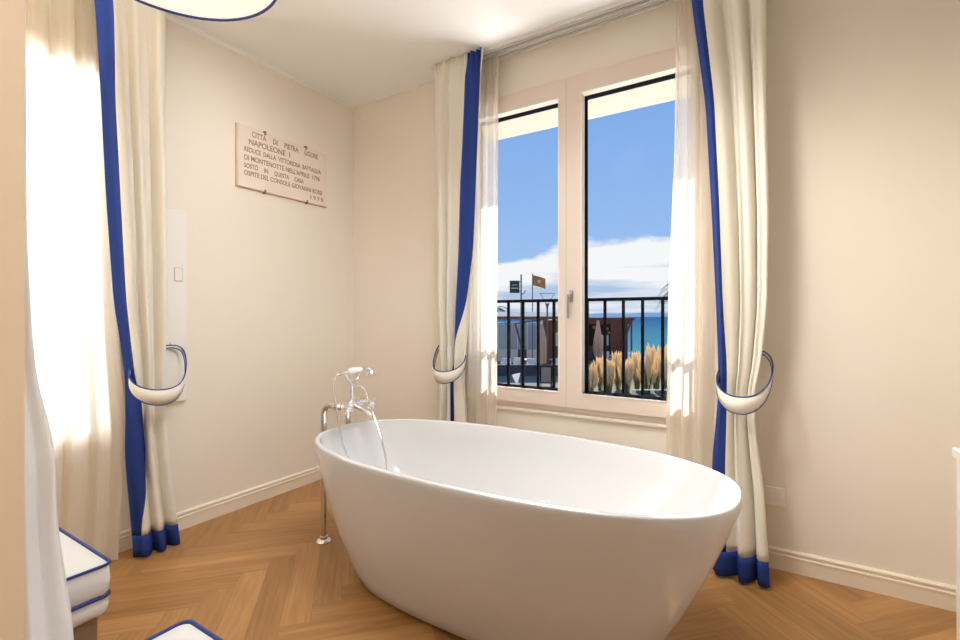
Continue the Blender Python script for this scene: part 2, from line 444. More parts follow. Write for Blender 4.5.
# sheers
kS1 = [kn([(2.8, 1.12), (1.3, 1.12), (.7, 1.10), (0, 1.08)]), kn([(2.8, 1.338), (1.3, 1.335), (0, 1.345)])]
drape('sheer_curtain', back, kS1, kn([(2.8, .07), (0, .08)]), kn([(2.8, .014), (0, .018)]), 3.6, [('voile', 0, 1, M['sheer'], 0, 3)],
      'narrow sheer white curtain at the left side of the back window', 'sheer curtain', ztop=2.780, seed=21, nu=70)
kS2 = [kn([(2.8, 2.36), (2.0, 2.352), (1.3, 2.325), (.7, 2.315), (0, 2.31)]), kn([(2.8, 2.56), (1.3, 2.61), (0, 2.60)])]
drape('sheer_curtain', back, kS2, kn([(2.8, .07), (0, .08)]), kn([(2.8, .014), (0, .02)]), 4.2, [('voile', 0, 1, M['sheer'], 0, 3)],
      'narrow sheer white curtain at the right side of the back window', 'sheer curtain', ztop=2.780, seed=22, nu=80)
kS3 = [kn([(2.8, -2.38), (0, -2.38)]), kn([(2.8, -1.62), (1.2, -1.60), (.6, -1.56), (0, -1.60)])]
drape('sheer_curtain', left, kS3, kn([(2.8, .08), (0, .09)]), kn([(2.8, .020), (0, .028)]), 8.5, [('voile', 0, 1, M['sheer2'], 0, 3)],
      'wide sheer white curtain drawn across the bright left window', 'sheer curtain', ztop=2.780, seed=23, nu=170)

# ------------------------------------------------------------------ tiebacks
def tieback(mp, sc, a, dcen, b, zc, rise, hook_s, label, hmax=.074):
    root = empty('curtain_tieback', mp(sc, dcen, zc)); tag(root, label, 'curtain tieback', 'blue-edged curtain tiebacks')
    inv = Matrix.Translation(-root.location)
    N = 64; top = []; bot = []; mid = []
    for i in range(N):
        t = 2*PI*i/N
        s = sc+a*math.cos(t); d = dcen+b*math.sin(t)
        f = (math.sin(t)+1)/2            # 1 = front (room side), 0 = at the wall
        toh = 1-f
        s += (hook_s-sc)*toh**2.2
        z = zc-rise*(f**1.3)+rise*.9*toh**1.6
        h = .014+(hmax-.014)*(f**1.2)
        d = max(d, .012)
        top.append(inv @ Vector(mp(s, d+.004*f, z+h/2))); bot.append(inv @ Vector(mp(s*.985+sc*.015, d-.006*f, z-h/2)))
        mid.append(inv @ Vector(mp(s, d+.012*f, z)))
    bm = bmesh.new(); R = []
    for i in range(N): R.append([bm.verts.new(q) for q in (bot[i], mid[i], top[i])])
    for i in range(N):
        j = (i+1) % N
        for k in (0, 1): bm.faces.new((R[i][k], R[j][k], R[j][k+1], R[i][k+1]))
    o = obj('tieback_band', bm, M['cream'], root, 180)
    so = o.modifiers.new('thick', 'SOLIDIFY'); so.thickness = .003; so.offset = 0
    for L in (top, bot):
        obj('blue_piping', tube(bmesh.new(), L, .0034, 6, closed=True), M['navy'], root, 180)
    hk = bmesh.new(); hz = zc+rise*.9
    tube(hk, [inv @ Vector(p) for p in (mp(hook_s, .001, hz), mp(hook_s, .03, hz), mp(hook_s, .036, hz+.012), mp(hook_s, .034, hz+.022))], .003, 8)
    obj('hook', hk, M['chrome'], root, 60)
    return root
tieback(back, 2.650, .106, .155, .132, .905, .115, 2.705, 'blue-edged tieback around the curtain nearest the wall socket')
tieback(back, 1.036, .122, .135, .115, .905, .110, .925, 'blue-edged tieback around the curtain behind the bath tap')
tieback(left, -1.474, .128, .160, .120, .905, .120, -1.335, 'blue-edged tieback around the left-wall curtain in front of the white wall panel')

# ------------------------------------------------------------------ curtain tracks
def track(mp, s0, s1, label):
    root = empty('curtain_track', mp((s0+s1)/2, .12, H)); tag(root, label, 'curtain track', None)
    inv = root.location
    def bx_(a, b, d0, d1, z0, z1, bm):
        p, q = mp(a, d0, z0), mp(b, d1, z1)
        return box(bm, *sorted((p[0]-inv[0], q[0]-inv[0])), *sorted((p[1]-inv[1], q[1]-inv[1])), z0-inv[2], z1-inv[2])
    obj('mounting_plate', bx_(s0, s1, .030, .160, H-.006, H-.0005, bmesh.new()), M['ch_track'], root)
    for d in (.036, .066, .096, .126, .154):
        obj('rail', bx_(s0, s1, d-.003, d+.003, H-.016, H-.006, bmesh.new()), M['ch_track'], root)
    for d in (.051, .111):
        obj('groove', bx_(s0, s1, d-.007, d+.007, H-.0075, H-.006, bmesh.new()), M['ch_dark'], root)
track(back, .88, 2.80, 'white multi-channel curtain track on the ceiling above the back window')
track(left, -2.42, -1.33, 'white multi-channel curtain track on the ceiling above the left window')

# ------------------------------------------------------------------ wall panels, switch, socket
p = empty('wall_panel', (0, -1.34, 1.23)); tag(p, 'slim upright white panel with a small control, on the left wall', 'wall panel')
obj('panel_body', B(.001, .022, -.11, .098, -.52, .52, bev=.004), M['white'], p)
c = obj('control_plate', B(.022, .027, .03, .075, .135, .21, bev=.002), M['grey'], p)
obj('control_face', B(.027, .0285, .034, .071, .139, .206, bev=.0005), M['white'], c)
p = empty('wall_panel', (.86, 0, 1.23)); tag(p, 'slim upright cream panel half hidden behind the corner curtain', 'wall panel')
obj('panel_body', B(-.055, .06, -.022, -.001, -.52, .62, bev=.004), M['trim'], p)
p = empty('wall_socket', (2.762, 0, .335)); tag(p, 'white three-module wall socket above the baseboard beside the curtain', 'wall socket')
obj('cover_plate', B(-.062, .060, -.010, -.001, -.042, .042, bev=.003), M['plastic'], p)
for k in range(3):
    m_ = obj('socket_module', B(-.042+.028*k, -.016+.028*k, -.0125, -.0095, -.024, .024, bev=.001), M['white'], p)

# ------------------------------------------------------------------ plaque
pq = empty('stone_plaque', (.001, -.615, 2.157)); tag(pq, 'engraved cream stone plaque with Italian text on the left wall', 'plaque')
obj('stone_slab', B(.004, .020, -.335, .335, -.1875, .1875, bev=.002), M['marble'], pq)
obj('slab_edge', B(0, .008, -.341, .341, -.193, .193), M['marble_edge'], pq)
for y, z in ((-.155, .187), (.155, .187), (-.155, -.187), (.165, -.187)):
    s_ = 1 if z > 0 else -1
    b_ = bmesh.new(); box(b_, 0, .024, y-.006, y+.006, z-.001 if s_ > 0 else z-.012, z+.012 if s_ > 0 else z+.001, bev=.001)
    box(b_, .0195, .024, y-.006, y+.006, min(z, z-s_*.012), max(z, z-s_*.012), bev=.001)
    obj('bracket', b_, M['brass'], pq)
def text_mesh(name, body, size, m, parent, loc, rot, sx=1, align='LEFT', ext=.0006, spacing=1):
    cu = bpy.data.curves.new(name, 'FONT'); cu.body = body; cu.size = size; cu.extrude = ext; cu.align_x = align
    cu.space_character = spacing; cu.resolution_u = 3; cu.offset = .0006; cu.small_caps_scale = .78
    if False:
        for i, ch in enumerate(body):
            cu.body_format[i].use_small_caps = True
    o = bpy.data.objects.new(name, cu); COL.objects.link(o)
    bpy.context.view_layer.update()
    dg = bpy.context.evaluated_depsgraph_get()
    me = bpy.data.meshes.new_from_object(o.evaluated_get(dg))
    bpy.data.objects.remove(o)
    me.materials.clear(); me.materials.append(m)
    q = bpy.data.objects.new(name, me); COL.objects.link(q); q.parent = parent
    q.location = loc; q.rotation_euler = rot; q.scale = (sx, 1, 1)
    return q
rows = [('Città     di     Pietra     Ligure', -.235, .135, .048, .50), ('Napoleone  I', -.255, .083, .050, .29),
        ('reduce  dalla  vittoriosa  battaglia', -.285, .034, .042, .575), ("di Montenotte nell'Aprile  1796", -.285, -.018, .044, .565),
        ('sostò     in     questa     casa', -.285, -.066, .040, .43), ('ospite del Console Giovanni Rossi', -.285, -.112, .042, .585),
        ('1 9 7 0', .195, -.158, .036, .11)]
for body, y, z, size, wid in rows:
    t = text_mesh('inscription', body.upper(), size, M['ink'], pq, (.0203, y, z), (PI/2, 0, PI/2))
    wnow = max(v.co.x for v in t.data.vertices)-min(v.co.x for v in t.data.vertices)
    t.scale = (wid/wnow, 1, 1); t.location.y -= .012

# ------------------------------------------------------------------ bathtub
def bathtub():
    root = empty('bathtub', (1.759, -.873, 0)); tag(root, 'white freestanding oval bathtub standing on the herringbone floor', 'bathtub')
    N = 96
    def ring(bm, a, b, z, n=2.5, dx=0):
        vs = []
        for k in range(N):
            t = 2*PI*k/N; c, s = math.cos(t), math.sin(t)
            vs.append(bm.verts.new((dx+a*math.copysign(abs(c)**(2/n), c), b*math.copysign(abs(s)**(2/n), s), z)))
        return vs
    def skin(bm, rings, capA=False, capB=False):
        for A, Bq in zip(rings, rings[1:]):
            for k in range(N): bm.faces.new((A[k], A[(k+1) % N], Bq[(k+1) % N], Bq[k]))
        if capA: bm.faces.new(rings[0][::-1])
        if capB: bm.faces.new(rings[-1])
    AO, BO = .926, .432; A0, B0 = .655, .318
    bm = bmesh.new(); R = []
    R.append(ring(bm, A0-.006, B0-.006, .012, 3)); R.append(ring(bm, A0, B0, .018, 3))
    M_ = 14
    for i in range(1, M_+1):
        t = i/M_; z = .02+.545*t
        a = A0+(AO-A0)*(t**.93+.10*math.sin(PI*t)*.6); b = B0+(BO-B0)*(t**.9+.14*math.sin(PI*t)*.7)
        R.append(ring(bm, min(a, AO), min(b, BO), z, 3-.52*t**.8))
    for dz, di in ((.014, 0), (.027, -.0005), (.0315, -.002), (.0335, -.005), (.034, -.008), (.034, -.017), (.0332, -.0205), (.031, -.0225), (.026, -.024), (.014, -.026), (.005, -.029)):
        R.append(ring(bm, AO+di, BO+di, .565+dz, 2.48))
    skin(bm, R, capA=True)
    # inner basin
    for i in range(1, 13):
        t = i/12; z = .570-.44*t**.85 if t < 1 else .13
        a = (AO-.029)-(AO-.029-.50)*t**1.15; b = (BO-.029)-(BO-.029-.235)*t**1.5
        R.append(ring(bm, a, b, z, 2.48))
        for k in range(N): bm.faces.new((R[-2][k], R[-2][(k+1) % N], R[-1][(k+1) % N], R[-1][k]))
    R.append(ring(bm, .44, .19, .112, 2.4))
    for k in range(N): bm.faces.new((R[-2][k], R[-2][(k+1) % N], R[-1][(k+1) % N], R[-1][k]))
    bm.faces.new(R[-1])
    obj('tub_shell', bm, M['tub'], root, 50)
    bm = bmesh.new(); rr = [ring(bm, A0-.02, B0-.02, 0, 3), ring(bm, A0-.02, B0-.02, .0122, 3)]; skin(bm, rr, True, True)
    obj('plinth', bm, M['black'], root)  # black ring puts the shadow gap under the tub into the colour
    obj('drain', lathe(bmesh.new(), [(.0, .1185), (.028, .1185), (.033, .1150), (.033, .1125)], 24), M['chrome'], root, 40)
bathtub()

# ------------------------------------------------------------------ floor-standing bath tap
def tap():
    root = empty('bath_tap', (.785, -.86, 0)); tag(root, 'chrome floor-standing bath tap with hand shower at the tub end', 'bath tap')
    def L(p): return (p[0]-.785, p[1]+.86, p[2])
    XB, ZB = .905, .715; Y1, Y2 = -.944, -.782
    for y in (Y1, Y2):
        bm = bmesh.new()
        arc = [(.785+.05*(1-math.cos(a)), y, .665+.05*math.sin(a)) for a in [PI/2*k/8 for k in range(9)]]
        tube(bm, [L(p) for p in [(.785, y, .012), (.785, y, .3)]+arc+[(XB-.02, y, ZB)]], .0155, 14)
        lg = obj('leg', bm, M['chrome'], root, 40)
        obj('floor_flange', lathe(bmesh.new(), [(.038, 0), (.038, .006), (.031, .014), (.020, .018), (.019, .032)], 24, L((.785, y, 0))), M['chrome'], lg, 30)
        obj('elbow_nut', lathe(bmesh.new(), [(.019, -.012), (.021, -.008), (.021, .008), (.019, .012)], 8, L((XB-.028, y, ZB)), 'X'), M['chrome'], lg, 20)
    bm = bmesh.new()
    lathe(bm, [(.012, -.090), (.019, -.084), (.021, -.07), (.018, -.055), (.015, -.03), (.022, -.02), (.024, 0), (.022, .02), (.015, .03), (.018, .055), (.021, .07), (.019, .084), (.012, .090)], 20, L((XB, -.858, ZB)), 'Y')
    for y in (Y1, Y2): lathe(bm, [(.016, -.01), (.018, .02), (.013, .035), (.009, .05)], 16, L((XB, y, ZB)), 'X')
    obj('mixer_body', bm, M['chrome'], root, 40)
    for y in (Y1, Y2):
        bm = bmesh.new(); cx, cz = XB+.058, ZB-.004
        lathe(bm, [(.006, -.01), (.014, -.004), (.015, .006), (.008, .012)], 14, L((cx, y, cz)), 'X')
        for k in range(4):
            a = PI/4+k*PI/2+(.25 if y == Y1 else -.1); dy, dz = math.cos(a), math.sin(a)
            tube(bm, [L((cx+.001, y+dy*r, cz+dz*r)) for r in (.008, .022, .028, .034, .038)], [.0045, .004, .0065, .0065, .003], 8)
        h = obj('cross_handle', bm, M['chrome'], root, 50)
        obj('porcelain_cap', lathe(bmesh.new(), [(.008, 0), (.0085, .004), (.005, .007)], 14, L((cx+.0115, y, cz)), 'X'), M['porcelain'], h, 50)
    bm = bmesh.new()
    tube(bm, [L(p) for p in catmull([(XB, -.858, ZB-.005), (XB+.05, -.858, ZB-.012), (XB+.10, -.858, ZB-.028), (XB+.128, -.858, ZB-.045), (XB+.134, -.858, ZB-.068)], 6)], [.016]+[.0125]*20+[.014]*4, 14)
    obj('spout', bm, M['chrome'], root, 60)
    bm = bmesh.new()
    tube(bm, [L((XB, -.862, ZB+.01)), L((XB, -.862, ZB+.03)), L((XB, -.862, ZB+.055)), L((XB, -.862, ZB+.06)), L((XB, -.862, ZB+.112))], [.013, .009, .009, .012, .008], 12)
    U = [(XB+.005, -.858+.050*math.cos(a), ZB+.170+.052*math.sin(a)) for a in [PI+PI*k/16 for k in range(17)]]
    tube(bm, [L(p) for p in U], .0055, 10)
    tube(bm, [L(p) for p in catmull([(XB, -.858, ZB+.085), (XB+.005, -.82, ZB+.092), (XB+.008, -.79, ZB+.078), (XB+.012, -.765, ZB+.035), (XB+.014, -.757, ZB+.0)], 6)], .0065, 10)
    obj('cradle', bm, M['chrome'], root, 60)
    hs = obj('hand_shower', tube(bmesh.new(), [L(p) for p in [(XB+.005, -.945, ZB+.168), (XB+.005, -.925, ZB+.171), (XB+.005, -.90, ZB+.173), (XB+.005, -.80, ZB+.177), (XB+.005, -.785, ZB+.178), (XB+.005, -.765, ZB+.180), (XB+.010, -.748, ZB+.178), (XB+.016, -.740, ZB+.165)]],
             [.009, .008, .012, .013, .010, .011, .013, .013], 12), M['chrome'], root, 50)
    obj('porcelain_grip', tube(bmesh.new(), [L((XB+.005, y, ZB+.1735+(y+.89)*.035)) for y in (-.893, -.88, -.845, -.812, -.800)], [.012, .0165, .0175, .0165, .012], 14), M['porcelain'], hs, 60)
    obj('shower_head', lathe(bmesh.new(), [(.010, .026), (.015, .014), (.026, 0), (.028, -.007), (.022, -.010)], 18, L((XB+.016, -.738, ZB+.148))), M['chrome'], hs, 40)
    hose = catmull([(XB+.005, -.945, ZB+.168), (XB+.003, -.965, ZB+.162), (XB, -.978, ZB+.125), (XB+.005, -.980, ZB+.05), (XB+.03, -.975, ZB-.07), (XB+.07, -.975, ZB-.20), (XB+.13, -.94, ZB-.31), (XB+.20, -.88, ZB-.35),
                    (XB+.21, -.83, ZB-.30), (XB+.15, -.80, ZB-.18), (XB+.06, -.765, ZB-.07), (XB+.014, -.757, ZB+.004)], 8)
    n = len(hose); bm = bmesh.new()
    tube(bm, [L(p) for p in hose], [.0058 if i % 2 else .0050 for i in range(n)], 8)
    obj('shower_hose', bm, M['chrome'], root, 180)
tap()

# ------------------------------------------------------------------ ottomans
def rpath(x0, x1, y0, y1, z, r, n=5):
    out = []
    for cx, cy, a0 in ((x1-r, y1-r, 0), (x0+r, y1-r, PI/2), (x0+r, y0+r, PI), (x1-r, y0+r, 3*PI/2)):
        for k in range(n+1):
            a = a0+PI/2*k/n; out.append((cx+r*math.cos(a), cy+r*math.sin(a), z))
    return out
def pillow(x0, x1, y0, y1, z0, z1, r, crown):
    bm = bmesh.new(); rings = []
    for z, ins in ((z0, .006), (z0+.008, .001), ((z0+z1)/2, -.002), (z1-.008, .001), (z1, .006)):
        rings.append([bm.verts.new(p) for p in rpath(x0+ins, x1-ins, y0+ins, y1-ins, z, r)])
    for ins, dz in ((.05, crown*.6), (.12, crown), (.19, crown)):
        rings.append([bm.verts.new(p) for p in rpath(x0+ins, x1-ins, y0+ins, y1-ins, z1+dz, r*.6)])
    n = len(rings[0])
    for A, Q in zip(rings, rings[1:]):
        for k in range(n): bm.faces.new((A[k], A[(k+1) % n], Q[(k+1) % n], Q[k]))
    bm.faces.new(rings[0][::-1]); bm.faces.new(rings[-1])
    return bm
def ottoman(x0, x1, y0, y1, label):
    cx, cy = (x0+x1)/2, (y0+y1)/2
    root = empty('ottoman', (cx, cy, 0)); tag(root, label, 'ottoman', 'white ottomans with blue piping')
    a, b = (x1-x0)/2, (y1-y0)/2
    cu = obj('seat_cushion', pillow(-a, a, -b, b, .358, .447, .022, .006), M['cushion'], root, 60)
    obj('blue_piping', tube(bmesh.new(), rpath(-a, a, -b, b, .447, .022), .0045, 8, closed=True), M['navy'], cu, 180)
    obj('blue_piping', tube(bmesh.new(), rpath(-a, a, -b, b, .356, .022), .0045, 8, closed=True), M['navy'], cu, 180)
    obj('skirt', pillow(-a+.003, a-.003, -b+.003, b-.003, .300, .352, .022, 0), M['cushion'], root, 60)
    obj('frame', B(-a+.025, a-.025, -b+.025, b-.025, .16, .299, bev=.004), M['walnut'], root)
    for sx in (-1, 1):
        for sy in (-1, 1):
            bm = bmesh.new(); lathe(bm, [(.014, 0), (.017, .02), (.024, .158)], 12, (sx*(a-.055), sy*(b-.055), 0))
            obj('leg', bm, M['walnut'], root, 40)
ottoman(.61, 1.108, -2.42, -1.985, 'white ottoman with blue piping at the left, farther from the tub')
ottoman(1.573, 2.03, -2.42, -2.002, 'white ottoman with blue piping at the bottom edge, nearer the tub')

# ------------------------------------------------------------------ near linen drape
def near_drape():
    root = empty('linen_drape', (1.35, -2.28, 0)); tag(root, 'white linen drape flaring to the floor beside the tan wall end', 'drape')
    bm = bmesh.new(); G = []; N = 120
    rad = kn([(2.8, .055), (1.35, .066), (1.1, .080), (1.0, .094), (.9, .130), (.78, .134), (.7, .137), (.45, .178), (.2, .19), (0, .2)])
    for j in range(71):
        z = .012+(2.785-.012)*j/70; r = rad(z); row = []
        for i in range(N):
            t = 2*PI*i/N
            q = r*(1+.10*math.sin(9*t+.4*z)+.05*math.sin(17*t+1))
            y = q*math.sin(t)*.62
            row.append(bm.verts.new((q*math.cos(t), min(y, 9), z)))
        G.append(row)
    for j in range(70):
        for i in range(N): bm.faces.new((G[j][i], G[j][(i+1) % N], G[j+1][(i+1) % N], G[j+1][i]))
    obj('cloth', bm, M['drape'], root, 180)
near_drape()

# ------------------------------------------------------------------ pendant lamp
def pendant():
    root = empty('pendant_lamp', (1.025, -1.80, H)); tag(root, 'round white drum pendant lamp with thin blue rim', 'pendant lamp')
    R = .352; z0, z1 = -.400, -.14
    bm = bmesh.new(); lathe(bm, [(R, z0), (R, z1), (R-.003, z1), (R-.003, z0), (R, z0)], 72, cap=False)
    obj('lamp_shade', bm, M['shade'], root, 50)
    for z in (z0, z1):
        obj('blue_trim', tube(bmesh.new(), [(R*math.cos(2*PI*k/72), R*math.sin(2*PI*k/72), z) for k in range(72)], .005, 8, closed=True), M['navy'], root, 180)
    obj('diffuser', lathe(bmesh.new(), [(R-.006, z0+.004), (R-.006, z0+.010)], 72), M['diffuser'], root)
    obj('cord', tube(bmesh.new(), [(0, 0, z0+.02), (0, 0, -.02)], .004, 8), M['grey'], root, 60)
    obj('ceiling_rose', lathe(bmesh.new(), [(.055, -.001), (.055, -.014), (.03, -.026), (.006, -.03)], 24), M['white'], root, 40)
    sp = bmesh.new()
    for k in range(3):
        a = k*2*PI/3; tube(sp, [(0, 0, z1-.01), ((R-.004)*math.cos(a), (R-.004)*math.sin(a), z1-.01)], .003, 6)
    obj('spider', sp, M['grey'], root)
pendant()

# ------------------------------------------------------------------ white dresser at the right
def dresser():
    x0, x1, y0, y1 = 3.205, 3.645, -1.85, -.745
    root = empty('dresser', ((x0+x1)/2, (y0+y1)/2, 0)); tag(root, 'white lacquered dresser at the right edge by the wall', 'dresser')
    a, b = (x1-x0)/2, (y1-y0)/2
    obj('carcass', B(-a+.006, a, -b+.004, b-.004, .06, .775), M['white'], root)
    obj('top', B(-a-.002, a, -b-.003, b+.003, .775, .802, bev=.003), M['white'], root)
    obj('plinth', B(-a+.03, a, -b+.02, b-.02, 0, .06), M['white'], root)
    for k in range(3):
        for s in (0, 1):
            ya, yb = (-b+.06, -.006) if s == 0 else (.006, b-.06)
            z = .075+k*.232
            d = obj('drawer', B(-a-.001, -a+.012, ya, yb, z, z+.222, bev=.003), M['white'], root)
            obj('knob', lathe(bmesh.new(), [(.004, 0), (.005, -.012), (.013, -.018), (.010, -.026)], 14, (-a-.001, (ya+yb)/2, z+.11), 'X'), M['chrome'], d, 40)
dresser()
# ------------------------------------------------------------------ exterior: balcony, terrace, sea
sl = bmesh.new(); box(sl, -1.2, 5.2, T, .92, 2.69, 2.86)
struct('balcony_slab', sl, M['slab'])
sp_ = empty('outdoor_spotlight', (1.62, .45, 2.69)); tag(sp_, 'small dark spotlight under the balcony slab above the window', 'spotlight')
obj('lamp_body', lathe(bmesh.new(), [(.022, -.075), (.026, -.07), (.026, -.02), (.012, -.012), (.012, -.001)], 16), M['iron'], sp_, 40)

def railing(mp, s0, first, pitch, n, s1, label):
    root = empty('balcony_railing', mp((s0+s1)/2, .335, .45)); tag(root, label, 'railing')
    L = root.location
    def bb(a, b, d0, d1, z0, z1):
        p, q = mp(a, d0, z0), mp(b, d1, z1)
        return B(*sorted((p[0]-L[0], q[0]-L[0])), *sorted((p[1]-L[1], q[1]-L[1])), z0-L[2], z1-L[2])
    obj('top_rail', bb(s0, s1, .318, .352, 1.270, 1.290), M['iron'], root)
    obj('bottom_rail', bb(s0, s1, .325, .345, .50, .52), M['iron'], root)
    for k in range(n):
        s = first+k*pitch
        if s0 < s < s1: obj('baluster', bb(s-.008, s+.008, .327, .343, .52, 1.270), M['iron'], root)
    for s in (s0, s1-.02):
        for z in (.503, 1.272): obj('wall_bracket', bb(s, s+.02, .301, .327, z, z+.015), M['iron'], root)
railing(lambda s, d, z: (s, d, z), .96, .958, .1149, 16, 2.64, 'black iron balcony railing outside the back window')
railing(lambda s, d, z: (-d, s, z), -2.46, -2.40, .1149, 9, -1.44, 'black iron balcony railing outside the left window')

F2 = Vector((-.5269, .85003)); R2 = Vector((.85003, .5269)); O2 = Vector((2.762, -2.588))
def G(r, d, z=-2.3):
    p = O2+R2*r+F2*d
    return (p.x, p.y, z)
GZ = -2.3
def quad_bm(pts):
    bm = bmesh.new(); bm.faces.new([bm.verts.new(p) for p in pts]); return bm
M['paving'] = mat('terrace_paving', (.23, .215, .19), .85, spec=0, noise=.12, nscale=3)
M['sand'] = mat('beach_sand', (.19, .17, .14), .95, noise=.1, nscale=1.5)
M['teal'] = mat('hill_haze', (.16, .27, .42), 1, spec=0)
M['redwood'] = mat('red_brown_boards', (.16, .045, .028), .7, noise=.25, nscale=3)
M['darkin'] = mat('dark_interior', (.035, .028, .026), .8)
M['canvas'] = mat('beige_canvas', (.80, .58, .42), .9, noise=.08, nscale=6, trans=.3)
M['awning'] = mat('white_awning', (.93, .93, .92), .8, trans=.35)
M['beam'] = mat('brown_beam', (.16, .08, .05), .7)
M['pole'] = mat('grey_steel_pole', (.10, .12, .14), .5)
M['signg'] = mat('dark_green_sign', (.02, .035, .03), .6)
M['signw'] = mat('pale_sign_lettering', (.55, .58, .55), .6)
M['flagc'] = mat('orange_flag_cloth', (.42, .20, .08), .8, noise=.5, nscale=3.5)
M['flagr'] = mat('flag_emblem', (.70, .50, .30), .8)
M['rattan'] = mat('pale_rattan', (.82, .78, .72), .8, noise=.1, nscale=20)
M['dark'] = mat('dark_grey_seating', (.07, .07, .085), .8, noise=.2, nscale=5)
M['board'] = mat('menu_board_face', (.30, .26, .22), .8, noise=.2, nscale=9)
M['plume'] = mat('straw_plume', (.92, .76, .50), .9, noise=.2, nscale=9, trans=.5)
M['blade'] = mat('grass_blade', (.14, .20, .05), .8, noise=.4, nscale=7, trans=.3)
M['palm'] = mat('palm_green', (.06, .10, .04), .7, noise=.3, nscale=4, trans=.2)
M['trunk'] = mat('palm_trunk', (.18, .13, .09), .9, noise=.3, nscale=9)
M['pglass'] = glass_mat('green_glass', (.80, .92, .86), .8)

struct('ground', quad_bm([G(-40, 3.4), G(40, 3.4), G(40, 38), G(-40, 38)]), M['paving'])
bm = bmesh.new()
Vv = [bm.verts.new(G(*q)) for q in ((-60, 38, -2.3), (60, 38, -2.3), (60, 49, -3.32), (-60, 49, -3.32), (60, 60, -4.3), (-60, 60, -4.3))]
bm.faces.new(Vv[:4]); bm.faces.new((Vv[3], Vv[2], Vv[4], Vv[5]))
struct('beach', bm, M['sand'])

# water with surf lines near the beach (distance measured in the water's own coordinates)
m = bpy.data.materials.new('sea_water'); m.use_nodes = True; nt = m.node_tree; b = nt.nodes['Principled BSDF']; LK = nt.links.new
tc = nt.nodes.new('ShaderNodeTexCoord'); sp3 = nt.nodes.new('ShaderNodeSeparateXYZ'); LK(tc.outputs['Object'], sp3.inputs[0])
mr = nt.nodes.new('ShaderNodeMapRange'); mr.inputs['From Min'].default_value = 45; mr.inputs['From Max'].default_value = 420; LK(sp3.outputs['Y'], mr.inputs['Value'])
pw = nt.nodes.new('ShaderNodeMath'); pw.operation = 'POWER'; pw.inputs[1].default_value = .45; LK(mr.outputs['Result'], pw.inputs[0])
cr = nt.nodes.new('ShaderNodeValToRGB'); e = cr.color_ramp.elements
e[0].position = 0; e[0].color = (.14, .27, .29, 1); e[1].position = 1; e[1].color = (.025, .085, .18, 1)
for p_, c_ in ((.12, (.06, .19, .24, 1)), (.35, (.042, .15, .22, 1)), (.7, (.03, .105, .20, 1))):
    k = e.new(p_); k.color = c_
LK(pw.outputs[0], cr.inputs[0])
mp_ = nt.nodes.new('ShaderNodeMapping'); mp_.inputs['Scale'].default_value = (.05, .45, 1); LK(tc.outputs['Object'], mp_.inputs[0])
ns = nt.nodes.new('ShaderNodeTexNoise'); ns.inputs['Scale'].default_value = 1; ns.inputs['Detail'].default_value = 5; LK(mp_.outputs[0], ns.inputs['Vector'])
m2_ = nt.nodes.new('ShaderNodeMapRange'); m2_.inputs['From Min'].default_value = 46; m2_.inputs['From Max'].default_value = 75; m2_.inputs['To Min'].default_value = .06; m2_.inputs['To Max'].default_value = -.16; LK(sp3.outputs['Y'], m2_.inputs['Value'])
ad = nt.nodes.new('ShaderNodeMath'); LK(ns.outputs['Fac'], ad.inputs[0]); LK(m2_.outputs['Result'], ad.inputs[1])
m3_ = nt.nodes.new('ShaderNodeMapRange'); m3_.inputs['From Min'].default_value = .54; m3_.inputs['From Max'].default_value = .60; LK(ad.outputs[0], m3_.inputs['Value'])
mxc = nt.nodes.new('ShaderNodeMix'); mxc.data_type = 'RGBA'; LK(m3_.outputs['Result'], mxc.inputs[0]); LK(cr.outputs[0], mxc.inputs[6]); mxc.inputs[7].default_value = (.42, .45, .45, 1)
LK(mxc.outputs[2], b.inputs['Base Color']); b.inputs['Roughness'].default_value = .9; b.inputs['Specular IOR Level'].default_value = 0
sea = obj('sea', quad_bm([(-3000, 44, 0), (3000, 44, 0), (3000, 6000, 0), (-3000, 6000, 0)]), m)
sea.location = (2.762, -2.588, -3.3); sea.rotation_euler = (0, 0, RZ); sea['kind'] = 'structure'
# headland on the horizon
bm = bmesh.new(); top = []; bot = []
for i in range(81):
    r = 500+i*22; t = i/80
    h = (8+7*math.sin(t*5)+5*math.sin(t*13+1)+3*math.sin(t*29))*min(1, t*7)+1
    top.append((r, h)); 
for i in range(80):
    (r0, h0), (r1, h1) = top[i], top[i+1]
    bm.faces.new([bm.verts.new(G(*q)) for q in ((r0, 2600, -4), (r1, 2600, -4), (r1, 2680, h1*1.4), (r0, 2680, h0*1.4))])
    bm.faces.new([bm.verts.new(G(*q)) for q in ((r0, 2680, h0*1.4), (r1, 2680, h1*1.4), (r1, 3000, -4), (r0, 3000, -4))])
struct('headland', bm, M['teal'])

def site(name, px_r, d, label, cat, group=None, z=GZ, rz=0):
    o = empty(name, G(px_r, d, z), RZ+rz); tag(o, label, cat, group); return o
def X(px, d): return (px-480)/468*d      # metres to the side of the view axis

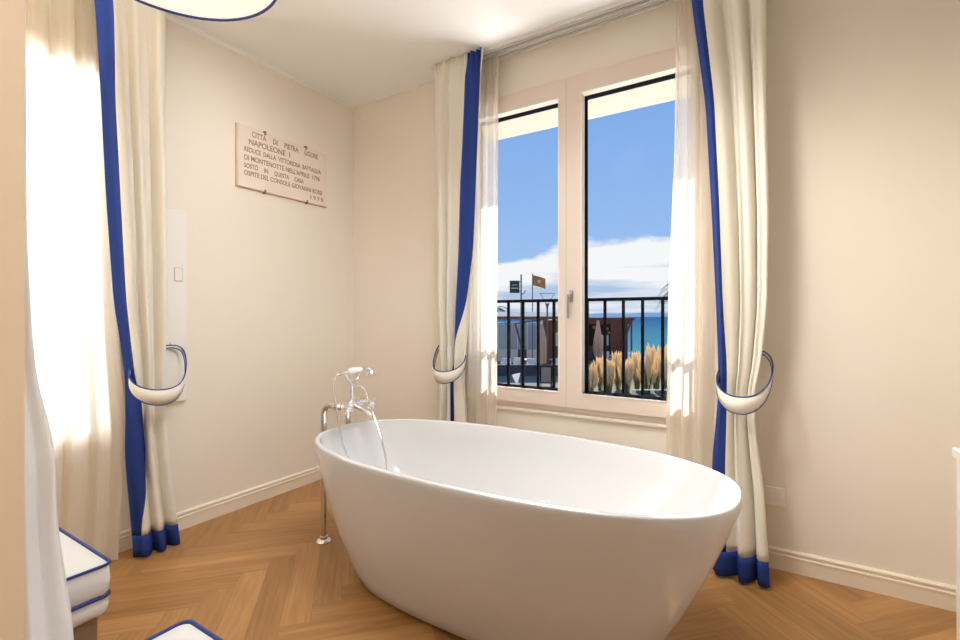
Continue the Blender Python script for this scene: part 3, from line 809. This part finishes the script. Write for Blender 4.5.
# beach pavilion (dark red boards, open front)
pv = site('beach_pavilion', X(605, 36), 36, 'dark red-brown beach pavilion behind the pampas grass', 'pavilion')
w = 2.1
obj('roof', B(-w-.15, w+.15, -.1, 3, 3.15, 3.36), M['redwood'], pv)
obj('side_wall', B(-w, -w+.1, 0, 2.9, 0, 3.15), M['redwood'], pv)
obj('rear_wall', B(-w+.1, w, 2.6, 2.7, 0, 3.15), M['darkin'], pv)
obj('front_panel', B(.55, 1.75, 0, .12, 0, 3.15), M['redwood'], pv)
obj('fascia', B(-w, w, -.06, .0, 2.85, 3.2), M['redwood'], pv)
for x in (-w+.05, -.55, .5, w-.05): obj('post', B(x-.05, x+.05, -.02, .1, 0, 3.15), M['beam'], pv)
bm = bmesh.new(); tube(bm, [(1.05, -.15, .4), (1.95, -.15, 3.05)], .07, 6); obj('diagonal_brace', bm, M['beam'], pv)
obj('counter', B(-1.9, .4, .3, .9, 0, 1.15), M['dark'], pv)
obj('menu_panel', B(-.35, .35, .25, .29, 1.2, 2.0), M['rattan'], pv)
for k, (x, z) in enumerate(((-.9, 2.6), (-.6, 2.75), (.1, 2.5), (.25, 2.2))):
    obj('lantern', lathe(bmesh.new(), [(.02, .12), (.09, .08), (.12, 0), (.09, -.08), (.02, -.12)], 10, (x, -.15, z)), mat('lantern_red_%d' % k, (.55, .12, .06), .5), pv, 60)

pb = site('beach_kiosk', X(561, 31.3), 31.3, 'red-brown kiosk with one window, left of the window mullion', 'kiosk')
kb = bmesh.new()
for a in ((-1.05, -.55, 0, 2.4, 0, 3.1), (.25, 1.05, 0, 2.4, 0, 3.1), (-.55, .25, 0, 2.4, 0, 1.5), (-.55, .25, 0, 2.4, 2.35, 3.1)): box(kb, *a)
obj('wall_boards', kb, M['redwood'], pb)
obj('roof', B(-1.2, 1.2, -.15, 2.5, 3.1, 3.22), M['beam'], pb)
fr = obj('window_frame', frame_ring(bmesh.new(), -.55, .25, 1.5, 2.35, .05, -.03, .03, lambda a, b_, c, d: (a, b_, c, d)), M['rattan'], pb)
obj('pane', B(-.5, .2, 0, .02, 1.55, 2.30), mat('pale_pane', (.35, .50, .55), .2), fr)

ws = site('windscreen', X(520, 36), 36, 'tall pale glass windscreen behind the pergola tables', 'windscreen')
for k in range(7):
    x = -2.45+k*.75
    obj('frame_post', B(x-.035, x+.035, -.035, .035, 0, 2.95), M['rattan'], ws)
    if k < 6: obj('screen_panel', B(x+.035, x+.715, -.01, .01, .9, 2.85), mat('screen_glass_%d' % k, (.30+.04*(k % 3), .42+.03*(k % 2), .50), .3), ws); obj('lower_panel', B(x+.035, x+.715, -.015, .015, 0, .9), M['rattan'] if k % 3 else M['dark'], ws)
obj('top_bar', B(-2.5, 2.1, -.04, .04, 2.95, 3.02), M['rattan'], ws)
# long pergola with white awning
pg = site('pergola', X(524, 29.5), 29.5, 'brown pergola with flat white awning over the terrace tables', 'pergola')
obj('awning', B(-3.1, 3.0, -.2, 1.5, 3.46, 3.74), M['awning'], pg)
for y in (0, 1.3): obj('beam', B(-3.1, 3.0, y, y+.12, 3.26, 3.44), M['beam'], pg)
for x in (-3.0, -.9, 1.3, 2.85):
    for y in (.0, 1.3): obj('post', B(x-.06, x+.06, y-.0, y+.12, 0, 3.26), M['beam'] if y == 0 else M['rattan'], pg)
bm = bmesh.new(); tube(bm, [(-.55, -.1, 3.0), (.0, -.1, .9)], .07, 6); obj('brace', bm, M['beam'], pg)
bm = bmesh.new(); tube(bm, [(-.6, -.12, 3.0), (2.6, -.12, 3.45)], .05, 6); obj('brace', bm, M['beam'], pg)

wl = site('low_planter_wall', X(528, 27.2), 27.2, 'low dark planter wall along the terrace', 'planter wall')
obj('wall_body', B(-2.2, 2.2, 0, .35, 0, .55), M['dark'], wl)
obj('coping', B(-2.25, 2.25, -.04, .39, .55, .61), M['dark'], wl)

# furniture
def terr_chair():
    root = empty('terrace_chair'); 
    bm = bmesh.new()
    box(bm, -.27, .27, -.25, .25, .38, .45, bev=.02); obj('seat', bm, M['rattan'], root)
    bm = bmesh.new(); box(bm, -.28, .28, .20, .28, .45, .90, bev=.03); obj('backrest', bm, M['rattan'], root)
    for s in (-1, 1): obj('armrest', B(s*.28-.03, s*.28+.03, -.22, .25, .60, .66, bev=.01), M['rattan'], root)
    for sx in (-1, 1):
        for sy in (-1, 1): obj('leg', B(sx*.24-.02, sx*.24+.02, sy*.22-.02, sy*.22+.02, 0, .38), M['dark'], root)
    return root
def copy_tree(o, parent=None):
    c = o.copy(); COL.objects.link(c)
    if parent: c.parent = parent
    for ch in [q for q in bpy.data.objects if q.parent == o]: copy_tree(ch, c)
    return c
ch0 = terr_chair()
cl = ['pale rattan terrace chair at far left under the pergola', 'pale rattan terrace chair second from the left under the pergola', 'pale rattan terrace chair left of the closed parasol near the kiosk', 'pale rattan terrace chair beside the kiosk wall', 'pale rattan terrace chair in front of the pavilion']
for i, (px, d, a) in enumerate(((506, 28.4, 3.0), (518.5, 28.7, 3.2), (532, 28.3, 3.2), (557, 28.4, 2.9), (606, 33.8, 3.1))):
    c = ch0 if i == 0 else copy_tree(ch0)
    c.location = G(X(px, d), d); c.rotation_euler = (0, 0, RZ+a+PI); tag(c, cl[i], 'chair', 'pale rattan terrace chairs')
tb0 = empty('terrace_table')
obj('table_top', lathe(bmesh.new(), [(.40, .70), (.41, .72), (.40, .74)], 20), M['awning'], tb0)
obj('pedestal', lathe(bmesh.new(), [(.25, 0), (.24, .03), (.035, .05), (.035, .70)], 16), M['dark'], tb0, 40)
for i, (px, d, lb) in enumerate(((524, 29.7, 'round white terrace table under the pergola'), (556, 29.6, 'round white terrace table beside the kiosk'))):
    t = tb0 if i == 0 else copy_tree(tb0)
    t.location = G(X(px, d), d); tag(t, lb, 'table', 'round white terrace tables')

def parasol(px, d, h, label):
    root = site('closed_parasol', X(px, d), d, label, 'parasol', 'closed beige parasols')
    obj('pole', tube(bmesh.new(), [(0, 0, .06), (0, 0, h)], .03, 8), M['pole'], root)
    bm = bmesh.new(); n = 32; R = []
    for z, r in ((.55, .20), (.9, .27), (1.3, .30), (1.9, .24), (2.4, .16), (h-.08, .07), (h, .02)):
        R.append([bm.verts.new((r*(1+.25*math.cos(8*2*PI*k/n))*math.cos(2*PI*k/n), r*(1+.25*math.cos(8*2*PI*k/n))*math.sin(2*PI*k/n), z)) for k in range(n)])
    for A, Q in zip(R, R[1:]):
        for k in range(n): bm.faces.new((A[k], A[(k+1) % n], Q[(k+1) % n], Q[k]))
    obj('folded_canopy', bm, M['canvas'], root, 60)
    obj('base', lathe(bmesh.new(), [(.30, 0), (.30, .05), (.05, .08)], 16), M['dark'], root)
parasol(598, 33.6, 3.2, 'closed beige parasol in front of the dark red pavilion')
parasol(542, 28.9, 2.95, 'closed beige parasol under the left side of the terrace, near the kiosk')

# pavement menu board
mb = site('menu_board', X(546, 22.6), 22.6, 'small standing menu board on the pavement', 'menu board')
obj('board_frame', frame_ring(bmesh.new(), -.28, .28, .22, 1.05, .05, -.02, .02, lambda a, b_, c, d: (a, b_, c, d)), M['iron'], mb)
obj('board_face', B(-.24, .24, -.01, .01, .27, 1.0), M['board'], mb)
for x in (-.24, .24): obj('leg', B(x-.02, x+.02, -.02, .02, 0, .22), M['iron'], mb)
obj('foot_bar', B(-.34, .34, -.2, .2, 0, .04), M['iron'], mb)

# sign pole, flag, triangular lamp post
sg = site('sign_post', X(521, 28), 27.9, 'grey pole with a square dark green hanging sign', 'sign post')
obj('pole', tube(bmesh.new(), [(0, 0, 0), (0, 0, 5.95)], .045, 8), M['pole'], sg)
s_ = obj('sign_panel', B(-.68, -.10, -.04, .04, 4.85, 5.58), M['signg'], sg)
obj('lettering', B(-.60, -.18, -.055, -.042, 5.10, 5.16), M['signw'], s_); obj('lettering', B(-.55, -.24, -.055, -.042, 5.30, 5.34), M['signw'], s_)
for z in (4.95, 5.5): obj('bracket', B(-.12, 0, -.02, .02, z, z+.04), M['pole'], sg)
bm = bmesh.new(); tube(bm, [(0, 0, 4.75), (.18, 0, 4.85), (.26, 0, 5.0)], .03, 6); obj('lamp_arm', bm, M['pole'], sg)
fg = site('flag_pole', X(532.5, 34), 34.0, 'tall thin pole flying an orange-brown flag', 'flag')
obj('pole', tube(bmesh.new(), [(0, 0, 0), (0, 0, 6.55)], .035, 8), M['pole'], fg)
bm = bmesh.new(); Gd = []
for i in range(17):
    x = .03+.92*i/16; dz = -.26*(i/16)**1.2
    Gd.append([bm.verts.new((x, .07*math.sin(x*8), z+dz)) for z in (5.70, 6.05, 6.45)])
for i in range(16):
    for k in (0, 1): bm.faces.new((Gd[i][k], Gd[i+1][k], Gd[i+1][k+1], Gd[i][k+1]))
fc = obj('flag_cloth', bm, M['flagc'], fg, 180)
bm = bmesh.new(); lathe(bm, [(.13, -.11), (.13, -.10)], 16, (.46, 0, 5.97), 'Y'); obj('emblem', bm, M['flagr'], fc)
tl = site('triangle_lamp', X(547, 28), 27.9, 'dark lamp post with an open inverted triangle on top', 'lamp post')
obj('pole', tube(bmesh.new(), [(0, 0, 0), (0, 0, 4.05)], .05, 8), M['pole'], tl)
bm = bmesh.new(); tube(bm, [(0, 0, 4.1), (-.43, 0, 4.83), (.43, 0, 4.83)], .035, 6, closed=True); obj('triangle_frame', bm, M['pole'], tl)
obj('joint', lathe(bmesh.new(), [(.04, 3.9), (.09, 4.1), (.13, 4.22)], 12), M['pole'], tl)

# pale triangular notice, glass parapet
ns_ = site('ground_notice', X(516, 23.3), 23.3, 'small white folded notice on the pale pavement', 'notice')
bm = bmesh.new(); vs = [bm.verts.new(p) for p in ((-.22, 0, .55), (.22, 0, .62), (.05, .0, 0), (-.12, .12, .55), (.22, .12, .62), (.05, .12, 0))]
for f in ((0, 1, 2), (5, 4, 3), (0, 2, 5, 3), (1, 4, 5, 2), (0, 3, 4, 1)): bm.faces.new([vs[i] for i in f])
obj('notice_sheet', bm, M['awning'], ns_)
gp = site('glass_parapet', X(655, 18.6), 18.6, 'low pale green glass parapet in front of the pampas grass', 'glass parapet')
obj('glass_panel', B(-.9, 1.2, 0, .02, .05, .52), M['pglass'], gp)
obj('bottom_channel', B(-.9, 1.2, -.03, .05, 0, .06), M['ch_track'], gp)
obj('top_rail', B(-.9, 1.2, -.01, .03, .52, .55), M['ch_track'], gp)

# pampas grass
def pampas(seed):
    rnd = random.Random(seed); root = empty('pampas_grass')
    bl = bmesh.new(); pl = bmesh.new()
    for k in range(70):
        a = rnd.random()*2*PI; h = rnd.uniform(.7, 1.15); o = rnd.uniform(.15, .55); r0 = rnd.uniform(0, .12)
        d = Vector((math.cos(a), math.sin(a), 0)); s = Vector((-d.y, d.x, 0))*.014
        P = [d*r0, d*(r0+o*.3)+Vector((0, 0, h*.6)), d*(r0+o*.75)+Vector((0, 0, h*.95)), d*(r0+o)+Vector((0, 0, h*.85))]
        pv_ = None
        for i, q in enumerate(P):
            ww = s*(1-i/3.2); c = (bl.verts.new(q-ww), bl.verts.new(q+ww))
            if pv_: bl.faces.new((pv_[0], pv_[1], c[1], c[0]))
            pv_ = c
    for k in range(34):
        a = rnd.random()*2*PI; h = rnd.uniform(1.05, 1.95); o = rnd.uniform(.03, .42)
        d = Vector((math.cos(a), math.sin(a), 0))
        q = [d*o*.2, d*o*.5+Vector((0, 0, h*.35)), d*o*.7+Vector((0, 0, h*.5)), d*o*.85+Vector((0, 0, h*.72)), d*o*.98+Vector((0, 0, h*.9)), d*o*1.1+Vector((0, 0, h))]
        tube(pl, q, [.006, .008, .050, .072, .050, .008], 6)
    obj('blades', bl, M['blade'], root); obj('plumes', pl, M['plume'], root, 60)
    return root
pr = [pampas(s) for s in (1, 2, 3)]
gl = ['leftmost clump in the row', 'second clump from the left', 'third clump from the left', 'fourth clump from the left', 'fifth clump from the left', 'sixth clump from the left', 'seventh clump from the left', 'tallest clump toward the right', 'rightmost clump beside the sheer curtain']
for i, (px, d, sc) in enumerate(((591, 20.6, .76), (600, 22.0, .86), (609, 20.8, .86), (618, 22.2, .96), (627, 20.8, .86), (637, 22.2, 1.0), (647, 20.8, 1.04), (656, 22.2, 1.16), (667, 20.8, 1.06))):
    o = pr[i] if i < 3 else copy_tree(pr[i % 3])
    o.location = G(X(px, d), d); o.rotation_euler = (0, 0, i*1.3); o.scale = (sc, sc, sc)
    tag(o, 'straw-plumed pampas grass, '+gl[i], 'grass clump', 'pampas grass clumps')
# palms
def palm_tree(px, d, h, label, seed, fl_=1.5):
    rnd = random.Random(seed); root = site('palm_tree', X(px, d), d, label, 'palm tree')
    obj('trunk', tube(bmesh.new(), [(0, 0, 0), (.03, 0, h*.5), (0, 0, h)], [.16, .12, .11], 10), M['trunk'], root, 60)
    for k in range(16):
        a = 2*PI*k/16+rnd.uniform(-.15, .15); el = rnd.uniform(-.1, 1.0); d_ = Vector((math.cos(a), math.sin(a), 0)); sd = Vector((-d_.y, d_.x, 0))
        P = [Vector((0, 0, h))+d_*(fl_*t)+Vector((0, 0, fl_*(el*t-1.15*t*t))) for t in [i/12 for i in range(13)]]
        bm = bmesh.new()
        tube(bm, P, [.02*(1-i/14) for i in range(13)], 5)
        for i in range(1, 13):
            for sg_ in (-1, 1):
                L_ = .34*math.sin(PI*(i/13)**.7)*fl_/1.5
                for q in (0, .5):
                    p = P[i-1].lerp(P[i], q); t_ = (P[i]-P[i-1]).normalized()
                    tip = p+sd*sg_*L_+t_*L_*.5-Vector((0, 0, L_*.45)); wv = t_*.028
                    bm.faces.new([bm.verts.new(v) for v in (p-wv, p+wv, tip)])
        obj('frond', bm, M['palm'], root)
palm_tree(679, 30, 5.3, 'green palm tree half hidden behind the right sheer curtain', 5)
palm_tree(494, 33.5, 3.9, 'green palm tree at the left edge of the window view', 8, 1.3)

# ------------------------------------------------------------------ sky
w = bpy.data.worlds.new('World'); C.world = w; w.use_nodes = True
nt = w.node_tree; LK = nt.links.new; bg = nt.nodes['Background']
tc = nt.nodes.new('ShaderNodeTexCoord'); sp = nt.nodes.new('ShaderNodeSeparateXYZ'); LK(tc.outputs['Generated'], sp.inputs[0])
ramp = nt.nodes.new('ShaderNodeValToRGB'); LK(sp.outputs['Z'], ramp.inputs[0]); e = ramp.color_ramp.elements
e[0].position = 0; e[0].color = (.50, .66, .84, 1); e[1].position = .9; e[1].color = (.13, .28, .62, 1)
for p_, c_ in ((.10, (.34, .53, .84, 1)), (.25, (.27, .47, .84, 1)), (.45, (.20, .39, .78, 1))):
    k = e.new(p_); k.color = c_
mp = nt.nodes.new('ShaderNodeMapping'); mp.inputs['Scale'].default_value = (3.2, 3.2, 9); LK(tc.outputs['Generated'], mp.inputs[0])
n1 = nt.nodes.new('ShaderNodeTexNoise'); n1.inputs['Scale'].default_value = 1.3; n1.inputs['Detail'].default_value = 7; n1.inputs['Roughness'].default_value = .55; LK(mp.outputs[0], n1.inputs['Vector'])
# cloud bank top edge, rising towards the +X+Y side
dt = nt.nodes.new('ShaderNodeVectorMath'); dt.operation = 'DOT_PRODUCT'; dt.inputs[1].default_value = (.85, .527, 0); LK(tc.outputs['Generated'], dt.inputs[0])
ed = nt.nodes.new('ShaderNodeMath'); ed.operation = 'MULTIPLY_ADD'; ed.inputs[1].default_value = .085; ed.inputs[2].default_value = .062; LK(dt.outputs['Value'], ed.inputs[0])
e2 = nt.nodes.new('ShaderNodeMath'); e2.operation = 'MULTIPLY_ADD'; e2.inputs[1].default_value = .14; LK(n1.outputs['Fac'], e2.inputs[0]); LK(ed.outputs[0], e2.inputs[2])
sb = nt.nodes.new('ShaderNodeMath'); sb.operation = 'SUBTRACT'; LK(e2.outputs[0], sb.inputs[0]); LK(sp.outputs['Z'], sb.inputs[1])
mk = nt.nodes.new('ShaderNodeMapRange'); mk.inputs['From Min'].default_value = -.004; mk.inputs['From Max'].default_value = .010; LK(sb.outputs[0], mk.inputs['Value'])
mp2 = nt.nodes.new('ShaderNodeMapping'); mp2.inputs['Scale'].default_value = (2.5, 2.5, 26); mp2.inputs['Location'].default_value = (3, 1, .4); LK(tc.outputs['Generated'], mp2.inputs[0])
n2 = nt.nodes.new('ShaderNodeTexNoise'); n2.inputs['Scale'].default_value = 1.6; n2.inputs['Detail'].default_value = 6; LK(mp2.outputs[0], n2.inputs['Vector'])
lowz = nt.nodes.new('ShaderNodeMapRange'); lowz.inputs['From Min'].default_value = .03; lowz.inputs['From Max'].default_value = .12; lowz.inputs['To Min'].default_value = .12; lowz.inputs['To Max'].default_value = -.10; LK(sp.outputs['Z'], lowz.inputs['Value'])
sh = nt.nodes.new('ShaderNodeMath'); LK(n2.outputs['Fac'], sh.inputs[0]); LK(lowz.outputs['Result'], sh.inputs[1])
shr = nt.nodes.new('ShaderNodeMapRange'); shr.inputs['From Min'].default_value = .46; shr.inputs['From Max'].default_value = .68; LK(sh.outputs[0], shr.inputs['Value'])
cc = nt.nodes.new('ShaderNodeMix'); cc.data_type = 'RGBA'; cc.inputs[6].default_value = (.90, .91, .93, 1); cc.inputs[7].default_value = (.42, .56, .76, 1); LK(shr.outputs['Result'], cc.inputs[0])
mx = nt.nodes.new('ShaderNodeMix'); mx.data_type = 'RGBA'; LK(mk.outputs['Result'], mx.inputs[0]); LK(ramp.outputs[0], mx.inputs[6]); LK(cc.outputs[2], mx.inputs[7])
LK(mx.outputs[2], bg.inputs['Color']); bg.inputs['Strength'].default_value = .85

# ------------------------------------------------------------------ lights
def light(name, kind, loc, energy, col, rot=None, **k):
    l = bpy.data.lights.new(name, kind); l.energy = energy; l.color = col
    for a, v in k.items(): setattr(l, a, v)
    o = bpy.data.objects.new(name, l); COL.objects.link(o); o.location = loc
    if rot is not None: o.rotation_euler = rot
    return o
sun = light('sun', 'SUN', (0, 5, 8), 8, (1, .93, .82), angle=.01)
sun.rotation_euler = Vector((.50, -1, -.84)).to_track_quat('-Z', 'Y').to_euler()
light('tub_fill', 'AREA', (2.0, -1.1, 2.78), 15, (.95, .98, 1), (0, 0, 0), shape='RECTANGLE', size=.9, size_y=.7, spread=math.radians(125))  # unseen fill lamp added over the tub, not a ceiling fixture
light('left_window_fill', 'AREA', (-1.15, -1.95, 1.6), 115, (.96, .98, 1), (0, -PI/2, 0), shape='RECTANGLE', size=2.6, size_y=2.2)  # lamp added outside the left window to whiten its sheer
lb = light('bounce_fill', 'AREA', (1.8, 1.3, -.5), 135, (1, .98, .96), shape='RECTANGLE', size=2.0, size_y=1.0)  # added upward lamp below the sill, standing in for ground bounce
lb.rotation_euler = Vector((0, -2.4, 3.2)).to_track_quat('-Z', 'Y').to_euler()
light('pendant_bulb', 'POINT', (1.025, -1.80, 2.52), 46, (1, .98, .96), shadow_soft_size=.05)
cs = light('wall_fill_spot', 'SPOT', (1.75, -1.75, 2.50), 95, (1, .93, .82), shadow_soft_size=.25, spot_size=math.radians(62), spot_blend=1)  # unseen fill spot added to brighten the right wall and curtain
cs.rotation_euler = Vector((1.45, 1.75, -1.45)).to_track_quat('-Z', 'Y').to_euler()
c2 = light('wall_fill_spot', 'SPOT', (1.62, -1.45, 2.55), 46, (.98, .98, 1), shadow_soft_size=.2, spot_size=math.radians(86), spot_blend=1)  # second added fill spot, lifts the left wall and its curtain
c2.rotation_euler = Vector((-1.55, .30, -1.05)).to_track_quat('-Z', 'Y').to_euler()
c3 = light('jamb_fill_spot', 'SPOT', (3.2, -2.75, 2.2), 36, (1, .93, .84), shadow_soft_size=.05, spot_size=math.radians(46), spot_blend=1)  # out-of-view spot added to lighten the tan partition end
c3.rotation_euler = Vector((-1.06, .25, -.9)).to_track_quat('-Z', 'Y').to_euler()
light('rear_fill', 'AREA', (2.4, -3.9, 2.75), 4, (1, .88, .74), (0, 0, 0), shape='RECTANGLE', size=1.5, size_y=1.5)  # weak warm fill added behind the camera, no fixture known there

# ------------------------------------------------------------------ camera
cam = bpy.data.cameras.new('camera'); co = bpy.data.objects.new('camera', cam); COL.objects.link(co); C.camera = co
co.location = (2.762, -2.588, 1.176); co.rotation_euler = (PI/2, 0, RZ)
cam.lens = 17.55; cam.sensor_width = 36; cam.shift_y = -4/960; cam.clip_start = .05; cam.clip_end = 9000
C.view_settings.view_transform = 'Standard'; C.view_settings.look = 'None'; C.view_settings.exposure = .27
if hasattr(C, 'cycles'):
    C.cycles.use_denoising = True; C.cycles.max_bounces = 10; C.cycles.transparent_max_bounces = 16
    C.cycles.diffuse_bounces = 6; C.cycles.sample_clamp_indirect = 6
